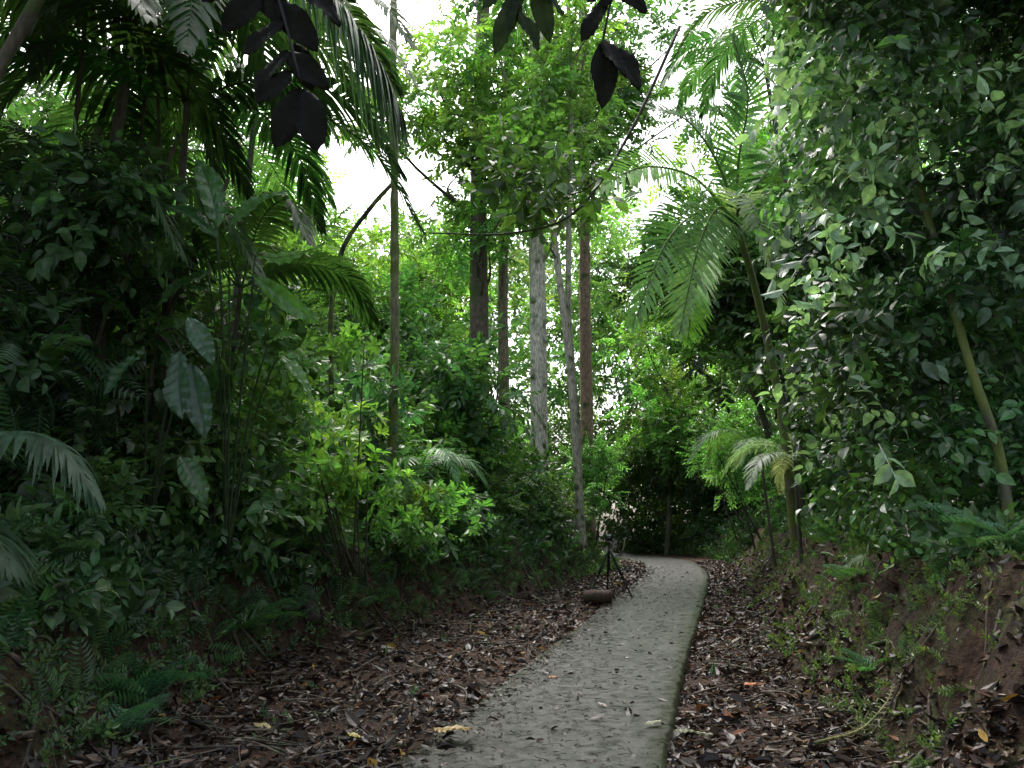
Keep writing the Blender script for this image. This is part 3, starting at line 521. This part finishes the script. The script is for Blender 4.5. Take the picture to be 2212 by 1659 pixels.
# ------------------------------------------------------------------ near hanging branches
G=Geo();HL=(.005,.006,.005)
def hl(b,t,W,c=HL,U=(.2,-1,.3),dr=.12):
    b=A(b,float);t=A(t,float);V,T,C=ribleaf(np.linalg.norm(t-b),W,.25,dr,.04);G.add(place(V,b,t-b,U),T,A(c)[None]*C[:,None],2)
tube(G,[[-1.3,3.6,4.6],[-1.05,3.5,3.9],[-.92,3.5,3.45]],.012,.005,(.02,.018,.014),1,n=12,seg=5)
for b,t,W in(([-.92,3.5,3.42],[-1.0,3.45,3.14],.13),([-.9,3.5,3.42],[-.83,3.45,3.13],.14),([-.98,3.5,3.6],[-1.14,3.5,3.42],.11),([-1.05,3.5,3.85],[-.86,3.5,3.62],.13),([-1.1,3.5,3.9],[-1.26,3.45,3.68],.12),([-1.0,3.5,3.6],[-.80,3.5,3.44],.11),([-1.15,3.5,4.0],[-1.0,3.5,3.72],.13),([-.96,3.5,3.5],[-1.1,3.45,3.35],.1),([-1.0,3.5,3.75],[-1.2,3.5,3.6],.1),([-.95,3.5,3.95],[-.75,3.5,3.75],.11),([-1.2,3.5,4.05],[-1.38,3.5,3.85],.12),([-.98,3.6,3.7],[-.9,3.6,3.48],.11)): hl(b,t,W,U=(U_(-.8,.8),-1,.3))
tube(G,[[.1,3.6,4.6],[.06,3.5,4.1],[.02,3.5,3.75]],.01,.004,(.02,.018,.014),1,n=10,seg=5)
for b,t,W in(([.02,3.5,3.9],[-.08,3.5,3.6],.09),([.03,3.5,3.8],[.13,3.5,3.62],.1),([.1,3.5,3.98],[.16,3.5,3.66],.1),([.05,3.5,3.98],[-.02,3.5,3.7],.08),([.06,3.5,3.95],[.24,3.5,3.8],.09),([.02,3.5,4.0],[-.14,3.5,3.82],.09)): hl(b,t,W,(.015,.03,.01),U=(U_(-.8,.8),-1,.3))
tube(G,[[.7,3.6,4.7],[.5,3.5,4.1],[.4,3.5,3.66]],.012,.005,(.02,.018,.014),1,n=10,seg=5)
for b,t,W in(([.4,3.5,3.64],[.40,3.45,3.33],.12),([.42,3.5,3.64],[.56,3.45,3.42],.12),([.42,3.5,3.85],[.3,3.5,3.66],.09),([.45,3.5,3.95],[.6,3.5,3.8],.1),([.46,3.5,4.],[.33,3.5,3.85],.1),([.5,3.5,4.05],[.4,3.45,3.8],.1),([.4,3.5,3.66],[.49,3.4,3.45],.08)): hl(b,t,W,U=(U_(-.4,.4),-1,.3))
G.build('hanging_branch',[M_LEAF,M_BARK,M_DARK])
G=Geo();tube(G,[[1.9,9,7.2],[1.3,9,5.9],[.7,9,5.0],[.0,9,4.75],[-.9,9,4.75]],.02,.008,(.05,.04,.03),1,n=20,seg=6)
tube(G,[[1.0,9,5.4],[.6,9,5.2],[.1,9,5.7]],.012,.006,(.05,.04,.03),1,n=10,seg=6)
B=[[U_(-.2,.75),9+U_(-.3,.3),5.0+U_(-.15,.6),.28] for _ in range(9)]
blobs(G,T_BROAD,B,8,.42,(.04,.11,.02));G.build('leafy_branch',[M_LEAF,M_BARK])
# ------------------------------------------------------------------ logs, roots
def log(G,p0,p1,r,c): tube(G,[p0,p1],r,r*.95,c,1,n=12,seg=14,bump=.07)
G=Geo();log(G,(1.34,16.4,.42),(1.82,16.3,.43),.13,(.06,.03,.02));G.build('log',[M_LEAF,M_BARK],False)
for a,b,r in(((-3.6,11.2),(-3.3,10.8),.11),((-2.75,11.7),(-2.5,11.3),.11)):
    G=Geo();log(G,(a[0],a[1],float(height(*a))+.06),(b[0],b[1],float(height(*b))+.09),r,(.035,.025,.016));G.build('log',[M_LEAF,M_BARK])
G=Geo()
for k in range(110):
    s=-1 if rng.random()<.5 else 1;P=bank_pts(1,s,5.5,20,-.1,1.2)[0];pts=[]
    x0,y0=P[0],P[1];a=U_(0,6.28)
    for j in range(5): pts.append([x0,y0,float(height(x0,y0))+.012]);a+=U_(-.5,.5);x0+=.25*math.cos(a);y0+=.25*math.sin(a)
    tube(G,pts,U_(.008,.025),.006,A([.06,.045,.03])*U_(.5,1.5),1,n=14,seg=6)
for k in range(190):
    s=-1 if rng.random()<.65 else 1;y0=5+14*rng.random()**1.6;x0=cx(y0)+(-U_(1,fl(y0)) if s<0 else U_(1,fr(y0)));a=U_(0,6.28);l=U_(.2,1.0);z0=float(height(x0,y0));x1=x0+l*math.cos(a);y1=y0+l*math.sin(a)
    if abs(x1-cx(y1))<.95: continue
    tube(G,[[x0,y0,z0+.03],[(x0+x1)/2+U_(-.05,.05),(y0+y1)/2,float(height((x0+x1)/2,(y0+y1)/2))+.05],[x1,y1,float(height(x1,y1))+.04]],U_(.004,.016),.003,A([.08,.062,.045])*U_(.4,1.5),1,n=7,seg=5)
G.build('roots_and_twigs',[M_LEAF,M_BARK])
G=Geo();frond(G,[(1.95,5.9,.2),(2.4,6.3,.2),(2.75,6.7,.3),(2.9,6.9,.4)],14,.10,.014,.3,(.14,.15,.05),rr=.014);G.build('fallen_palm_frond',ML)
# ------------------------------------------------------------------ tripod with camera
par=bpy.data.objects.new('camera_tripod',None);bpy.context.scene.collection.objects.link(par)
blk=plain('black_metal',(.008,.008,.009),.45);sil=plain('silver_metal',(.5,.5,.51),.35,.4)
tx,ty=1.93,17.6;top=A([tx,ty,1.28])
def part(name,fn,mat):
    G=Geo();fn(G);o=G.build(name,[mat,mat]);o.parent=par;return o
for k,a in enumerate((3.6,5.9,1.6)):
    fx,fy=tx+.48*math.cos(a),ty+.4*math.sin(a);foot=A([fx,fy,float(height(fx,fy))]);m=top*.45+foot*.55
    part('leg_%d'%(k+1),lambda G:(tube(G,[top+(foot-top)*.02,m],.027,.024,(0,0,0),1,n=4,seg=8,bump=0),tube(G,[m,foot],.018,.016,(0,0,0),1,n=4,seg=8,bump=0),tube(G,[m-(foot-top)*.02,m+(foot-top)*.02],.032,.032,(0,0,0),1,n=3,seg=8,bump=0)),blk)
    part('brace_%d'%(k+1),lambda G:tube(G,[[tx,ty,.95],top*.6+foot*.4],.008,.008,(0,0,0),1,n=3,seg=6,bump=0),blk)
part('centre_column',lambda G:tube(G,[[tx,ty,.85],[tx,ty,1.42]],.02,.02,(0,0,0),1,n=4,seg=8,bump=0),blk)
part('pan_handle',lambda G:tube(G,[[tx,ty,1.4],[tx+.12,ty-.2,1.27]],.009,.012,(0,0,0),1,n=4,seg=8,bump=0),blk)
def box(name,c,s,mat,bev=.008):
    import bmesh
    bm=bmesh.new();bmesh.ops.create_cube(bm,size=1);bmesh.ops.scale(bm,vec=s,verts=bm.verts);bmesh.ops.bevel(bm,geom=bm.edges[:],offset=bev,segments=2,affect='EDGES');bmesh.ops.translate(bm,vec=c,verts=bm.verts)
    me=bpy.data.meshes.new(name);bm.to_mesh(me);bm.free();me.materials.append(mat);o=bpy.data.objects.new(name,me);bpy.context.scene.collection.objects.link(o);o.parent=par
box('camera_body',(tx,ty,1.475),(.15,.07,.10),blk);box('camera_top',(tx,ty,1.54),(.08,.06,.04),sil,.006);box('head_plate',(tx,ty,1.418),(.07,.06,.012),sil,.003)
part('lens',lambda G:tube(G,[[tx,ty-.035,1.475],[tx,ty-.13,1.475]],.035,.037,(0,0,0),1,n=4,seg=16,bump=0),blk)
# ------------------------------------------------------------------ world, sun, camera
sc=bpy.context.scene;w=bpy.data.worlds.new('World');sc.world=w;w.use_nodes=True;N=w.node_tree.nodes;L=w.node_tree.links
bg=N['Background'];sk=N.new('ShaderNodeTexSky');sk.sky_type='NISHITA';sk.sun_disc=False;el=math.radians(58);az=math.radians(-12)
sk.sun_elevation=el;sk.sun_rotation=az;sk.dust_density=6;sk.air_density=1.;sk.ozone_density=1
hs=N.new('ShaderNodeHueSaturation');hs.inputs['Saturation'].default_value=.5;hs.inputs['Value'].default_value=3.0;L.new(sk.outputs[0],hs.inputs['Color']);L.new(hs.outputs[0],bg.inputs[0]);bg.inputs[1].default_value=.15
ld=bpy.data.lights.new('sun','SUN');ld.energy=3.;ld.angle=math.radians(28);ld.color=(1,.98,.95);lo=bpy.data.objects.new('sun',ld);sc.collection.objects.link(lo)
from mathutils import Vector
sd=Vector((math.sin(az)*math.cos(el),math.cos(az)*math.cos(el),math.sin(el)));lo.rotation_euler=sd.to_track_quat('Z','Y').to_euler();lo.location=(0,0,40)
cd=bpy.data.cameras.new('camera');co=bpy.data.objects.new('camera',cd);sc.collection.objects.link(co);co.location=(0,0,1.5);co.rotation_euler=(math.radians(100),0,0);cd.lens=30.56;cd.sensor_width=36;cd.clip_end=1000;sc.camera=co
sc.view_settings.view_transform='Standard';sc.view_settings.look='None';sc.view_settings.exposure=0
print('tris',sum(len(o.data.polygons) for o in sc.objects if o.type=='MESH'))
